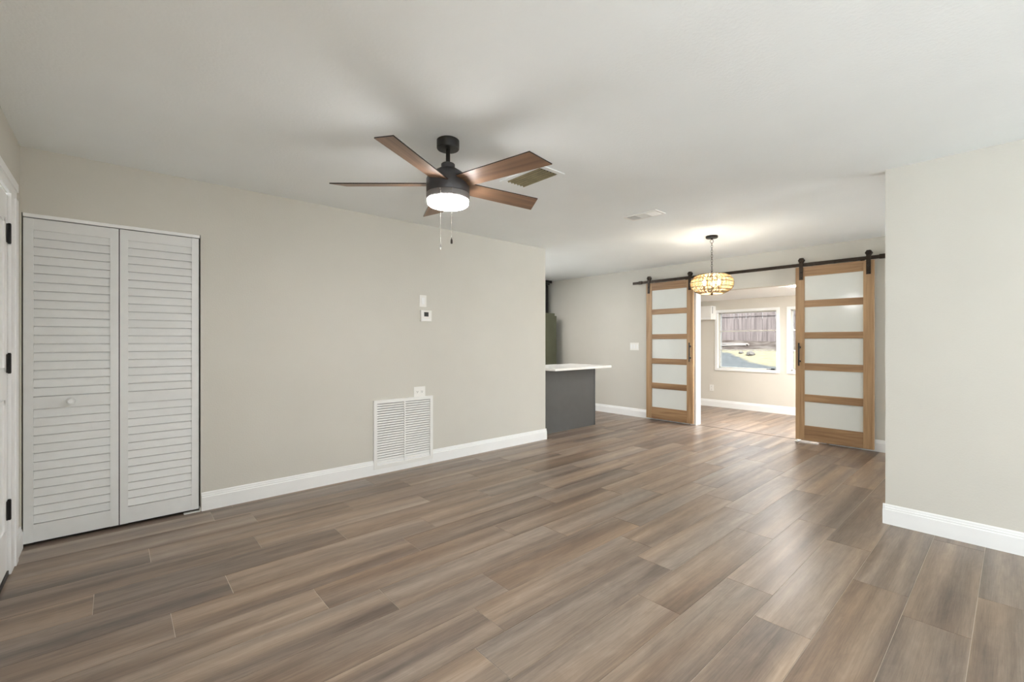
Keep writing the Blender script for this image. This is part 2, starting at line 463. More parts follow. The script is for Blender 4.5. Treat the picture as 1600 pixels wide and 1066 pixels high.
# ------------------------------------------------------------------ windows
def window(name, axis, pos, out, a0, a1, z0, z1, rails=(), casing=.045, handle=False, depth=.15, mull=(), glass='glass'):
    """axis 'x': wall face at x=pos, outside towards +x when out=1"""
    c = (a0 + a1) / 2
    root = struct_root(name, (pos, c, z0) if axis == 'x' else (c, pos, z0))

    def B(bm, d0, d1, p0, p1, q0, q1):
        if axis == 'x': bx(bm, pos + out * d0, pos + out * d1, p0, p1, q0, q1)
        else: bx(bm, p0, p1, pos + out * d0, pos + out * d1, q0, q1)
    bm = bmesh.new(); k = casing
    B(bm, -.012, .02, a0 - k, a0 + .003, z0 - k, z1 + k); B(bm, -.012, .02, a1 - .003, a1 + k, z0 - k, z1 + k)
    B(bm, -.012, .02, a0, a1, z1 - .003, z1 + k); B(bm, -.020, .02, a0, a1, z0 - k, z0 + .003)
    struct('window_casing', bm, M['trim'], root)
    bm = bmesh.new(); f = .022
    B(bm, .07, depth - .01, a0, a0 + f, z0, z1); B(bm, .07, depth - .01, a1 - f, a1, z0, z1)
    B(bm, .07, depth - .01, a0, a1, z1 - f, z1); B(bm, .07, depth - .01, a0, a1, z0, z0 + f)
    struct('window_frame', bm, M['win_metal'], root)
    for r in rails:
        bm = bmesh.new(); B(bm, .075, .115, a0 + f, a1 - f, r - .010, r + .012)
        struct('sash_rail', bm, M['win_metal'], root)
    for r in mull:
        bm = bmesh.new(); B(bm, .075, .115, r - .02, r + .02, z0 + f, z1 - f)
        struct('mullion', bm, M['win_metal'], root)
    bm = bmesh.new(); B(bm, .09, .094, a0 + .01, a1 - .01, z0 + .01, z1 - .01)
    struct('pane', bm, M[glass], root)
    if handle:
        bm = bmesh.new(); y = a0 + .05
        B(bm, .03, .07, y, y + .05, z0 + .004, z0 + .028); B(bm, .0, .04, y + .015, y + .03, z0 + .01, z0 + .022)
        B(bm, .0, .012, y + .015, y + .11, z0 + .012, z0 + .022)
        struct('crank_handle', bm, M['black_metal'], root)
    return root


M['win_metal'] = simple('aluminium_window_frame', (.62, .61, .58), .4, var=.02)
window('window_1', 'x', XF, 1, 2.76, 3.78, .745, 1.80, (1.444, 1.09), handle=True, glass='screened')
window('window_2', 'x', XF, 1, 1.50, 2.555, .745, 1.80, (1.444, 1.09), glass='screened')
window('window_3', 'x', XF, 1, .20, 1.25, .745, 1.80, (1.444, 1.09), glass='screened')  # unseen window, added for more light in the sunroom
window('window_4', 'y', YR, -1, 2.8, 3.8, .02, 2.15, (), depth=T)  # unseen; placed and narrowed to hold down light on the middle wall
window('window_5', 'x', XL, -1, -2.9, -.2, .02, 2.2, (), depth=T)  # unseen; enlarged to brighten the right wall and ceiling
window('window_6', 'y', YK, 1, .70, 1.25, .80, 1.66, (1.28,), depth=T, mull=(.88, 1.07))
window('window_9', 'y', YK, 1, 2.9, 4.6, .95, 2.05, (1.5,), depth=T)  # unseen window, added to keep the kitchen lit
window('window_7', 'y', -1.3, -1, 4.5, 6.2, .02, 2.1, (), depth=T, mull=(5.35,))  # unseen glass door, put in to bring daylight to the dining area
window('window_8', 'y', -1.3, -1, 6.8, 8.45, .05, 1.9, (), depth=T)  # unseen; added and widened to brighten the sunroom

# ------------------------------------------------------------------ entry door at the left edge
door = struct_root('door_1', (XL, DL0, 0))
bm = bmesh.new(); bx(bm, XL - .04, XL - .003, DL0 + .012, DL1 - .004, .018, DLZ - .012)
# raised mouldings of the leaf
for z0, z1 in ((.25, .95), (1.10, 1.90)):
    for y0, y1 in ((DL0 + .12, DL0 + .37), (DL0 + .44, DL0 + .69)):
        bx(bm, XL - .004, XL + .004, y0, y1, z0, z0 + .02); bx(bm, XL - .004, XL + .004, y0, y1, z1 - .02, z1)
        bx(bm, XL - .004, XL + .004, y0, y0 + .02, z0, z1); bx(bm, XL - .004, XL + .004, y1 - .02, y1, z0, z1)
struct('door_leaf', bm, M['trim'], door)
bm = bmesh.new()


def casing_leg(bm, y0, y1, z0, z1, s):      # stepped casing, s = +1 outer edge at y1
    w_ = y1 - y0
    bx(bm, XL - .001, XL + .012, y0, y1, z0, z1)
    if s > 0: bx(bm, XL, XL + .019, y1 - w_ * .42, y1, z0, z1)
    else: bx(bm, XL, XL + .019, y0, y0 + w_ * .42, z0, z1)


casing_leg(bm, DL1, 3.785, 0, DLZ, 1); bx(bm, XL - .001, XL + .012, DL0 - .1, 3.785, DLZ, 2.15); bx(bm, XL, XL + .019, DL0 - .1, 3.785, 2.105, 2.15)
casing_leg(bm, DL0 - .1, DL0 + .0, 0, DLZ, -1)
bx(bm, XL - .1, XL - .001, DL1 - .003, DL1 + .01, 0, DLZ)
struct('door_casing', bm, M['trim'], door)
bm = bmesh.new(); bx(bm, XL - .045, XL + .004, DL0 + .01, DL1 - .006, 0.0, .024); struct('door_sweep', bm, M['black_metal'], door)
for zc in (1.836, 1.138, .350):
    bm = bmesh.new()
    tube(bm, [(XL + .006, DL1 - .004, zc - .052), (XL + .006, DL1 - .004, zc + .052)], .0075, 10)
    bx(bm, XL - .002, XL + .0025, DL1 - .03, DL1 + .022, zc - .050, zc + .050)
    for q in (-.055, .052): tube(bm, [(XL + .006, DL1 - .004, zc + q), (XL + .006, DL1 - .004, zc + q + .004)], .0055, 10)
    struct('hinge', bm, M['black_metal'], door)

# ------------------------------------------------------------------ bifold louvred closet door
cl = thing('closet_door', 'white louvred bifold closet door beside the entry door in the left corner', 'closet door', (.02, YA + .02, 0))
YF = YA + .004; TH = .032


def bifold(x0, x1, knob):
    st = .043; bm = bmesh.new()
    zt, zb = 2.012, .020
    bx(bm, x0, x0 + st, YF, YF + TH, zb, zt); bx(bm, x1 - st, x1, YF, YF + TH, zb, zt)
    P = .0543; rails = ((zb, .129), (.837, .912), (1.943, zt))
    for a, b in rails: bx(bm, x0 + st, x1 - st, YF + .003, YF + TH - .003, a, b)
    for z0, n in ((.129, 13), (.912, 19)):
        for i in range(n):
            z = z0 + i * P
            prof = [Vector((0, YF + .002, z + .0045)), Vector((0, YF + .012, z + P - .0005)), Vector((0, YF + .022, z + P - .0005)), Vector((0, YF + .022, z + .0045))]
            prism(bm, prof, (x0 + st, 0, 0), (x1 - st, 0, 0))
    bx(bm, x0 + st, x1 - st, YF + .0215, YF + TH - .004, zb + .05, zt - .05)
    p = obj('panel', bm, M['door_white'], cl)
    if knob:
        bm = bmesh.new(); c = (-.213, 0, .876)
        lathe(bm, [(0, YF - .038), (.012, YF - .038), (.0205, YF - .031), (.0215, YF - .023), (.016, YF - .015), (.009, YF - .008), (.0075, YF + .004), (0, YF + .004)], c, 24, 'y')
        obj('knob', bm, M['door_white'], p, smooth=True)
    return p


bifold(-.421, .0155, True); bifold(.0205, .459, False)
bm = bmesh.new(); bx(bm, CD0 + .006, CX1 - .004, YA + .003, YA + .034, 2.018, CZ); obj('top_track', bm, M['trim'], cl)
bm = bmesh.new(); bx(bm, .37, .468, YA - .012, YA + .03, .0005, .004); bx(bm, .464, .468, YA - .012, YA + .03, 0, .03); obj('floor_bracket', bm, M['vent'], cl, label='metal floor bracket')
bm = bmesh.new(); bx(bm, CD0 + .001, CX1 - .001, YA + .055, YA + .065, .0, CZ - .002); struct('trim_5', bm, M['dark_gap'])  # black sheet standing in for the shade inside the closet

# ------------------------------------------------------------------ return air grille
g = thing('return_air_grille', 'large white louvred return air grille low on the middle wall', 'air grille', (2.125, YA, .045))
x0, x1, z0, z1 = 1.807, 2.444, .050, .697
bm = bmesh.new(); fw = .032; ya, yb = YA - .019, YA + .002
bx(bm, x0, x1, ya, yb, z1 - fw, z1); bx(bm, x0, x1, ya, yb, z0, z0 + fw)
bx(bm, x0, x0 + fw, ya, yb, z0 + fw, z1 - fw); bx(bm, x1 - fw, x1, ya, yb, z0 + fw, z1 - fw)
bx(bm, 2.118, 2.133, ya + .002, yb, z0 + fw, z1 - fw); obj('frame', bm, M['vent'], g)
for a, b in ((x0 + fw, 2.118), (2.133, x1 - fw)):
    bm = bmesh.new(); n = 25; p = (z1 - z0 - 2 * fw) / n
    for i in range(n):
        z = z0 + fw + i * p
        prof = [Vector((0, YA - .016, z + .001)), Vector((0, YA - .004, z + p * .70)), Vector((0, YA - .002, z + p * .70)), Vector((0, YA - .013, z - .001))]
        prism(bm, prof, (a, 0, 0), (b, 0, 0))
    obj('louvers', bm, M['vent'], g)
bm = bmesh.new(); bx(bm, x0 + fw, x1 - fw, YA + .010, YA + .014, z0 + fw, z1 - fw); obj('filter', bm, simple('grey_filter', (.16, .16, .16), .9), g)
for q in (.09, .655):
    pass


# ------------------------------------------------------------------ wall plates
def plate(bm, axis, pos, out, a0, a1, z0, z1, t=.006):
    f = bx(bm, pos, pos + out * t, a0, a1, z0, z1) if axis == 'x' else bx(bm, a0, a1, pos, pos + out * t, z0, z1)
    bmesh.ops.bevel(bm, geom=list({e for q in f for e in q.edges}), offset=.002, segments=2, affect='EDGES')


def B2(bm, axis, pos, out, d0, d1, a0, a1, z0, z1):
    if axis == 'x': bx(bm, pos + out * d0, pos + out * d1, a0, a1, z0, z1)
    else: bx(bm, a0, a1, pos + out * d0, pos + out * d1, z0, z1)


def outlet(label, axis, pos, out, a0, a1, z0, z1, gangs, turned=False):
    o = thing('outlet', label, 'outlet', (pos, (a0 + a1) / 2, z0) if axis == 'x' else ((a0 + a1) / 2, pos, z0))
    bm = bmesh.new(); plate(bm, axis, pos, out, a0, a1, z0, z1); obj('cover_plate', bm, M['plastic'], o)
    cz = (z0 + z1) / 2; ca = (a0 + a1) / 2
    for s in gangs:
        c, zc = (ca + s, cz) if turned else (ca, cz + s)
        bm = bmesh.new(); B2(bm, axis, pos, out, .003, .0085, c - .017, c + .017, zc - .015, zc + .015); so = obj('socket', bm, M['plastic'], o)
        bm = bmesh.new()
        B2(bm, axis, pos, out, .0070, .0090, c - .0075, c - .0050, zc - .002, zc + .008); B2(bm, axis, pos, out, .0070, .0090, c + .0050, c + .0075, zc - .002, zc + .008)
        B2(bm, axis, pos, out, .0070, .0090, c - .003, c + .003, zc - .011, zc - .006); obj('slots', bm, M['screen'], so)
    return o


def switch(name, label, axis, pos, out, a0, a1, z0, z1, n, kind='rocker'):
    o = thing(name, label, 'light switch', (pos, (a0 + a1) / 2, z0) if axis == 'x' else ((a0 + a1) / 2, pos, z0))
    bm = bmesh.new(); plate(bm, axis, pos, out, a0, a1, z0, z1); obj('cover_plate', bm, M['plastic'], o)
    pitch = (a1 - a0) / n; cz = (z0 + z1) / 2
    for i in range(n):
        c = a0 + pitch * (i + .5); bm = bmesh.new()
        if kind == 'rocker':
            B2(bm, axis, pos, out, .004, .0085, c - .0165, c + .0165, cz - .033, cz + .033)
            B2(bm, axis, pos, out, .0085, .0105, c - .015, c + .015, cz - .031, cz - .002)
        obj('rocker', bm, M['trim'], o)
    return o


outlet('white double outlet plate on top edge of the return air grille', 'y', YA, -1, 2.232, 2.362, .697, .797, (-.026, .026), True)
outlet('small white outlet low on the sunroom wall below the window', 'x', XF, -1, 3.85, 3.93, .298, .418, (-.028, .028))
switch('light_switch', 'white rocker switch plate directly above the thermostat', 'y', YA, -1, 2.295, 2.376, 1.605, 1.724, 1)
switch('light_switch', 'white triple rocker switch plate between peninsula and left barn door', 'x', XB, -1, 4.140, 4.310, 1.105, 1.230, 3)
th = thing('thermostat', 'square white thermostat with small dark screen on the middle wall', 'thermostat', (2.365, YA, 1.456))
bm = box(2.304, 2.426, YA - .024, YA + .001, 1.457, 1.569, .004, 3); obj('body', bm, M['plastic'], th)
bm = box(2.338, 2.388, YA - .0255, YA - .022, 1.507, 1.551); obj('screen', bm, M['screen'], th, label='dark square display')
bm = box(2.322, 2.41, YA - .0250, YA - .023, 1.470, 1.482, .0005, 1); obj('button_strip', bm, M['trim'], th)


# ------------------------------------------------------------------ ceiling registers
def corner_plane(bm, pts, z0, z1):
    A = [bm.verts.new((x, y, z0)) for x, y in pts]; B = [bm.verts.new((x, y, z1)) for x, y in pts]
    n = len(pts)
    for i in range(n): bm.faces.new((A[i], A[(i + 1) % n], B[(i + 1) % n], B[i]))
    bm.faces.new(A[::-1]); bm.faces.new(B)


v1 = thing('ceiling_vent', 'open ceiling vent with dark brown angled blades behind the fan blade', 'ceiling vent', (2.25, 2.32, H))
a0, a1, b0, b1 = 2.155, 2.335, 2.145, 2.490
bm = bmesh.new(); k = .035; zz0, zz1 = H - .006, H + .002
bx(bm, a0 - k, a1 + k, b0 - k, b0, zz0, zz1); bx(bm, a0 - k, a1 + k, b1, b1 + k, zz0, zz1)
bx(bm, a0 - k, a0, b0, b1, zz0, zz1); bx(bm, a1, a1 + k, b0, b1, zz0, zz1); obj('frame', bm, M['ceiling'], v1)
bm = bmesh.new(); bx(bm, a0, a1, b0, b1, H - .0025, H - .0005); obj('duct_opening', bm, M['duct'], v1)
n = 6
for i in range(n):
    x = a0 + (i + .45) * (a1 - a0) / n; bm = bmesh.new()
    prof = [Vector((x - .006, 0, H - .0025)), Vector((x + .002, 0, H - .0125)), Vector((x + .0035, 0, H - .0115)), Vector((x - .003, 0, H - .0025))]
    prism(bm, prof, (0, b0 + .004, 0), (0, b1 - .004, 0)); obj('blade', bm, M['olive_blade'], v1)
v2 = thing('ceiling_vent', 'white ceiling register with three louvre sections near the pendant light', 'ceiling vent', (3.71, 2.31, H))
a0, a1, b0, b1 = 3.645, 3.775, 2.165, 2.465
bm = bmesh.new(); k = .022; zz0 = H - .007
bx(bm, a0 - k, a1 + k, b0 - k, b0, zz0, zz1); bx(bm, a0 - k, a1 + k, b1, b1 + k, zz0, zz1)
bx(bm, a0 - k, a0, b0, b1, zz0, zz1); bx(bm, a1, a1 + k, b0, b1, zz0, zz1)
for yb_ in (2.265, 2.365): bx(bm, a0, a1, yb_ - .003, yb_ + .003, zz0, zz1)
obj('frame', bm, M['vent'], v2)
bm = bmesh.new(); bx(bm, a0, a1, b0, b1, H - .0015, H - .0005); obj('duct_opening', bm, simple('grey_duct', (.10, .10, .10), .8), v2)
for s0, s1, mode in ((b0, 2.262, 'dark'), (2.268, 2.362, 'mid'), (2.368, b1, 'lite')):
    bm = bmesh.new()
    if mode == 'mid':
        for i in range(9):
            x = a0 + (i + .5) * (a1 - a0) / 9
            prism(bm, [Vector((x - .006, 0, H - .002)), Vector((x + .006, 0, H - .011)), Vector((x + .0075, 0, H - .010)), Vector((x - .0045, 0, H - .002))], (0, s0, 0), (0, s1, 0))
    else:
        sg = 1 if mode == 'dark' else -1
        for i in range(8):
            y = s0 + (i + .5) * (s1 - s0) / 8
            prism(bm, [Vector((0, y - sg * .005, H - .002)), Vector((0, y + sg * .006, H - .011)), Vector((0, y + sg * .0072, H - .010)), Vector((0, y - sg * .0035, H - .002))], (a0, 0, 0), (a1, 0, 0))
    obj('louvers', bm, M['vent'], v2)

# ------------------------------------------------------------------ ceiling fan
FX, FY = 1.462, 2.215
fan = thing('ceiling_fan', 'dark ceiling fan with five walnut blades and a glowing round light', 'ceiling fan', (FX, FY, 2.05))
c0 = (FX, FY, 0)


def fan_part(name, prof, m, parent=fan, seg=64):
    bm = bmesh.new(); lathe(bm, prof, c0, seg); return obj(name, bm, M[m], parent, smooth=True)


fan_part('ceiling_canopy', [(0, H), (.060, H), (.0655, H - .004), (.0655, H - .050), (.062, H - .055), (.022, H - .056), (0, H - .056)], 'black_metal')
fan_part('downrod', [(0, H - .05), (.0125, H - .05), (.0125, 2.29), (0, 2.29)], 'black_metal')
fan_part('collar', [(0, 2.300), (.036, 2.300), (.040, 2.296), (.040, 2.268), (.030, 2.262), (0, 2.262)], 'graphite')
fan_part('motor_dome', [(0, 2.275), (.034, 2.270), (.060, 2.263), (.088, 2.244), (.104, 2.218), (.108, 2.208), (0, 2.208)], 'graphite')
fan_part('motor_housing', [(0, 2.212), (.108, 2.212), (.124, 2.207), (.126, 2.203), (.126, 2.126), (.124, 2.122), (0, 2.122)], 'graphite')
fan_part('light_ring', [(0, 2.123), (.122, 2.123), (.1265, 2.119), (.1265, 2.090), (.122, 2.084), (0, 2.084)], 'ring')
fan_part('light_lens', [(0, 2.086), (.120, 2.086), (.1205, 2.070), (.117, 2.060), (.107, 2.053), (.07, 2.047), (0, 2.045)], 'lens')


def dirv(phi):      # phi measured clockwise (seen from above) from the camera's view direction
    fwd = Vector((math.cos(YAW), math.sin(YAW), 0)); rgt = Vector((math.sin(YAW), -math.cos(YAW), 0))
    return fwd * math.cos(phi) + rgt * math.sin(phi)


PITCH = math.radians(FAN_PITCH) if 'FAN_PITCH' in globals() else math.radians(13)
for deg in (-90, -18, 54, 126, 198):
    ph = math.radians(deg); bm = bmesh.new()
    r0 = .118
    pts = [(r0, -.060), (.672, -.066), (.622, .072), (r0, .060)]     # (along blade, clockwise offset)
    lo = [bm.verts.new((a, b, -.003)) for a, b in pts]; hi = [bm.verts.new((a, b, .003)) for a, b in pts]
    f1 = bm.faces.new(lo[::-1]); f1.material_index = 0
    f2 = bm.faces.new(hi); f2.material_index = 0
    for i in range(4):
        f = bm.faces.new((lo[i], lo[(i + 1) % 4], hi[(i + 1) % 4], hi[i])); f.material_index = 1
    d = dirv(ph); cw = dirv(ph + PI / 2)
    cwp = (cw * math.cos(PITCH) + Vector((0, 0, 1)) * math.sin(PITCH)).normalized(); nn = d.cross(cwp) * -1
    if nn.z < 0: nn = -nn
    me_ = bpy.data.meshes.new('blade')
    bmesh.ops.recalc_face_normals(bm, faces=bm.faces[:]); bm.to_mesh(me_); bm.free()
    me_.materials.append(M['walnut']); me_.materials.append(M['black_metal'])
    o = bpy.data.objects.new('blade', me_); C.collection.objects.link(o); o.parent = fan
    mat = Matrix(((d.x, cwp.x, nn.x, 0), (d.y, cwp.y, nn.y, 0), (d.z, cwp.z, nn.z, 2.178 - 2.05), (0, 0, 0, 1)))
    o.matrix_local = mat
fwd = Vector((math.cos(YAW), math.sin(YAW), 0)); rgt = Vector((math.sin(YAW), -math.cos(YAW), 0))
for lat, zb, mm in ((-.024, 1.767, 'chrome'), (.038, 1.802, 'bronze')):
    p = Vector(c0) - fwd * .128 + rgt * lat; bm = bmesh.new()
    n = int((2.115 - zb - .03) / .006)
    tube(bm, [(p.x, p.y, 2.115), (p.x, p.y, zb + .03)], .0011, 6)
    for i in range(n):
        z = 2.113 - i * .006; bmesh.ops.create_icosphere(bm, subdivisions=1, radius=.0019, matrix=Matrix.Translation((p.x, p.y, z)))
    bx(bm, p.x - .002, p.x + .002, p.y - .002, p.y + .004, 2.110, 2.117)
    ch = obj('pull_chain', bm, M['chrome'], fan)
    bm = bmesh.new(); lathe(bm, [(0, zb + .034), (.002, zb + .033), (.003, zb + .026), (.0058, zb + .022), (.0064, zb + .004), (.004, zb), (0, zb)], (p.x, p.y, 0), 16)
    obj('chain_fob', bm, M[mm], ch, smooth=True)

# ------------------------------------------------------------------ flush sunroom light, plus unseen fill lights
M['lamp'] = simple('lit_lamp_diffuser', (.9, .9, .9), .5, emit=((1, .96, .92), 85))


M['lamp_sun'] = simple('lit_sunroom_lamp', (.9, .9, .9), .5, emit=((1, .98, .95), 230))


def disc_light(x, y, z, r, label):
    t = thing('ceiling_light', label, 'ceiling light', (x, y, z))
    bm = bmesh.new(); lathe(bm, [(0, z), (r + .02, z), (r + .018, z - .006), (r, z - .008), (r, z - .004), (0, z - .004)], (x, y, 0), 40); obj('trim_ring', bm, M['plastic'], t, smooth=True)
    bm = bmesh.new(); lathe(bm, [(0, z - .0045), (r - .002, z - .0045), (r - .004, z - .012), (0, z - .016)], (x, y, 0), 40); obj('diffuser', bm, M['lamp_sun' if z < 2.2 else 'lamp'], t, smooth=True)


disc_light(7.05, 2.02, HS, .075, 'small flush white ceiling light in the sunroom beyond the barn doors')
disc_light(7.7, .35, HS, .075, 'flush white ceiling light at the hidden right end of the sunroom')  # out of view, added to brighten the sunroom
disc_light(3.6, 5.9, H, .085, 'recessed ceiling light deeper in the kitchen, nearer its back wall')  # this and the next are unseen, added to brighten the kitchen
disc_light(4.5, 5.3, H, .085, 'recessed ceiling light in the kitchen just behind the peninsula')

# ------------------------------------------------------------------ woven pendant
PX, PY = 5.02, 2.27
pend = thing('pendant_light', 'round woven rope pendant light hanging on a black chain before the barn doors', 'pendant light', (PX, PY, 1.78))
pc = (PX, PY, 0)
bm = bmesh.new(); lathe(bm, [(0, H), (.062, H), (.064, H - .004), (.064, H - .020), (.058, H - .026), (.012, H - .028), (.010, H - .04), (0, H - .04)], pc, 40); obj('ceiling_canopy', bm, M['black_metal'], pend, smooth=True)
bm = bmesh.new(); z = H - .040; k = 0
while z > 2.045:
    r, hh = (.019, .020) if k == 0 else (.0085, .0165); pts = []
    zc = z - hh
    for i in range(14):
        t = 2 * PI * i / 14; a = r * math.cos(t); b = hh * math.sin(t)
        pts.append((PX + (a if k % 2 else 0), PY + (0 if k % 2 else a), zc + b) if k else (PX + a * .748, PY - a * .664, zc + b))
    tube(bm, pts, .0021, 6, True); z = zc - hh + .006; k += 1
obj('chain', bm, M['black_metal'], pend, smooth=True)
ZT, ZB = 2.003, 1.792; RM = .222


def shade_r(z):
    u = (z - (ZT + ZB) / 2 - .006) / ((ZT - ZB) / 2)
    return RM * (.53 + .47 * max(0, 1 - abs(u) ** 2.3) ** .62)


bm = bmesh.new(); nS = 64; steps = 12
for s in (1, -1):
    for i in range(nS):
        pts = []
        for j in range(steps + 1):
            z = ZB + (ZT - ZB) * j / steps; a = 2 * PI * i / nS + s * .75 * j / steps * 1.0
            r = shade_r(z) + .0015 * s; pts.append((PX + r * math.cos(a), PY + r * math.sin(a), z))
        tube(bm, pts, .0027, 4)
for i in range(28):                                        # upright ribs, drawn in over the open top
    a = 2 * PI * i / 28; pts = [(PX + shade_r(ZB + (ZT - ZB) * j / 10) * math.cos(a), PY + shade_r(ZB + (ZT - ZB) * j / 10) * math.sin(a), ZB + (ZT - ZB) * j / 10) for j in range(11)]
    pts.append((PX + .035 * math.cos(a), PY + .035 * math.sin(a), ZT + .008)); tube(bm, pts, .0042, 4)
shade = obj('shade', bm, M['rope'], pend, smooth=True)
bm = bmesh.new()
for z in (ZB, ZB + .012, ZT, 1.955, 1.915, 1.862, 1.828):
    r = shade_r(z) + .004; tube(bm, [(PX + r * math.cos(2 * PI * k / 48), PY + r * math.sin(2 * PI * k / 48), z) for k in range(48)], .0034, 5, True)
for k in range(4):
    a = k * PI / 2 + .3; r = shade_r(ZT); tube(bm, [(PX, PY, 2.012), (PX + r * math.cos(a), PY + r * math.sin(a), ZT)], .0025, 5)
obj('wire_frame', bm, M['bronze'], pend, smooth=True)
bm = bmesh.new(); tube(bm, [(PX, PY, 2.05), (PX, PY, 1.80)], .006, 8)
lathe(bm, [(0, 1.805), (.012, 1.80), (.014, 1.79), (.006, 1.775), (0, 1.77)], pc, 16)
for k in range(3):
    a = YAW + PI / 2 + 2 * PI * k / 3; q = Vector((math.cos(a), math.sin(a), 0)) * .085; b = Vector(pc)
    tube(bm, [b + Vector((0, 0, 1.83)), b + q * .5 + Vector((0, 0, 1.815)), b + q + Vector((0, 0, 1.83)), b + q + Vector((0, 0, 1.855))], .005, 8)
    tube(bm, [b + q + Vector((0, 0, 1.845)), b + q + Vector((0, 0, 1.880))], .012, 10)
obj('lamp_arm_cluster', bm, M['bronze'], pend, smooth=True)
for k in range(3):
    a = YAW + PI / 2 + 2 * PI * k / 3; q = Vector((math.cos(a), math.sin(a), 0)) * .085
    bm = bmesh.new(); lathe(bm, [(0, 1.878), (.009, 1.880), (.012, 1.890), (.0165, 1.902), (.0175, 1.912), (.014, 1.926), (.006, 1.938), (0, 1.944)], (PX + q.x, PY + q.y, 0), 20)
    obj('bulb', bm, M['bulb'], pend, smooth=True)

# ------------------------------------------------------------------ barn doors on their track
XD0, XD1 = 6.395, 6.433


def barn_door(label, y0, y1, handle_y, hang):
    d = thing('barn_door', label, 'barn door', ((XD0 + XD1) / 2, (y0 + y1) / 2, .028))
    zt, zb, sw = 2.178, .028, .098
    for a, b in ((y0, y0 + sw), (y1 - sw, y1)): obj('stile', box(XD0, XD1, a, b, zb, zt, .002, 1), M['oak_v'], d)
    panes = ((.212, .508), (.598, .898), (.984, 1.288), (1.366, 1.677), (1.760, 2.060))
    edges = [zb] + [q for p in panes for q in p] + [zt]
    for i in range(0, len(edges), 2):
        obj('rail', box(XD0 + .0005, XD1 - .0005, y0 + sw, y1 - sw, edges[i], edges[i + 1], .0015, 1), M['oak_h'], d)
    for a, b in panes:
        obj('glass_pane', box(XD0 + .012, XD1 - .012, y0 + sw - .002, y1 - sw + .002, a - .002, b + .002), M['frost'], d)
    # bar handle on two stand-offs
    bm = bmesh.new(); hx = XD0 - .036
    tube(bm, [(hx, handle_y, .950), (hx, handle_y, 1.234)], .0085, 12)
    for z in (1.006, 1.178):
        tube(bm, [(hx, handle_y, z), (XD0, handle_y, z)], .006, 10); tube(bm, [(XD0 - .004, handle_y, z), (XD0, handle_y, z)], .014, 16)
    obj('handle', bm, M['black_metal'], d, smooth=True)
    for hy in hang:
        bm = bmesh.new(); bx(bm, XD0 - .007, XD0 - .0005, hy - .021, hy + .021, 2.018, 2.262)
        hg = obj('hanger', bm, M['bronze'], d)
        bm = bmesh.new(); lathe(bm, [(0, XD0 - .012), (.030, XD0 - .012), (.034, XD0 - .008), (.034, XD0 - .0075), (.0345, XD0 + .002), (.030, XD0 + .004), (.030, XD0 + .024), (.036, XD0 + .026), (.036, XD0 + .032), (0, XD0 + .032)], (0, hy, 2.262), 6, 'x')
        obj('wheel', bm, M['bronze'], hg, smooth=True)
        bm = bmesh.new()
        for z in (2.045, 2.115, 2.262): lathe(bm, [(0, XD0 - .020), (.008, XD0 - .020), (.010, XD0 - .017), (.010, XD0 - .005), (0, XD0 - .005)], (0, hy, z), 6, 'x')
        obj('bolts', bm, M['black_metal'], hg)
    return d


barn_door('left oak barn door with five frosted panes, beside the light switch', 3.172, 3.952, 3.213, (3.905, 3.222))
barn_door('right oak barn door with five frosted panes, by the blank right wall', 1.060, 1.838, 1.792, (1.776, 1.109))
tr = thing('barn_door_track', 'long dark metal sliding rail carrying both barn doors', 'door track', (XB, 2.5, 2.19))
bm = box(XD0 + .004, XD0 + .012, .55, 4.205, 2.185, 2.226, .001, 1); obj('rail', bm, M['bronze'], tr)
for y in (4.10, 3.50, 2.75, 2.05, 1.45, .95):
    bm = bmesh.new(); tube(bm, [(XD0 + .008, y, 2.205), (XB + .002, y, 2.205)], .011, 12); tube(bm, [(XD0 - .004, y, 2.205), (XD0 + .006, y, 2.205)], .009, 6)
    obj('spacer', bm, M['bronze'], tr, smooth=True)
for y in (4.06, .985):
    bm = box(XD0 - .006, XD0 + .018, y - .03, y + .03, 2.186 - .006, 2.232, .004, 2); obj('end_stop', bm, M['bronze'], tr)
for y in (3.27, 1.165):
    bm = box(XD0 + .002, XD0 + .016, y - .02, y + .02, 2.163 + .016, 2.186, .002, 1); obj('anti_jump_block', bm, M['black_metal'], tr)
fg = obj('floor_guide', box(XD0 - .016, XB + .0, 1.80, 1.845, 0.0005, .012, .002, 1), M['trim'], None, (XD0, 1.82, 0)); tag(fg, 'small white floor guide under the right barn door', 'floor guide')
bm = bmesh.new(); bx(bm, XD0 - .014, XD0 - .006, 1.81, 1.835, .010, .024); obj('guide_lip', bm, M['trim'], fg)

# ------------------------------------------------------------------ kitchen peninsula, countertop, refrigerator, cabinet
pn = thing('kitchen_peninsula', 'charcoal painted kitchen peninsula cabinet under the white countertop', 'cabinet', (4.76, 4.45, 0))
obj('back_panel', box(4.128, 5.39, 4.20, 4.218, .0, .868), M['slate'], pn)
obj('body', box(4.15, 5.37, 4.218, 4.68, .09, .868), M['slate'], pn)
obj('corner_trim', box(5.372, 5.396, 4.194, 4.218, 0, .868, .002, 1), M['slate'], pn)
obj('side_panel', box(5.37, 5.394, 4.218, 4.69, 0, .868), M['slate'], pn)
obj('toe_kick', box(4.15, 5.37, 4.218, 4.62, .0, .09), M['dark_gap'], pn)
bm = bmesh.new(); corner_plane(bm, [(4.240, 3.94), (5.45, 3.94), (5.45, 4.72), (4.124, 4.72), (4.124, 4.125), (4.240, 4.125)], .868, .899)
bmesh.ops.bevel(bm, geom=bm.edges[:], offset=.002, segments=1, affect='EDGES')
ct = obj('countertop', bm, M['quartz'], None, (4.8, 4.3, .868)); tag(ct, 'white quartz countertop overhanging the charcoal peninsula', 'countertop')
obj('backsplash', box(4.124, 4.264 - .11, 4.13, 4.70, .899, 1.0), M['quartz'], ct)
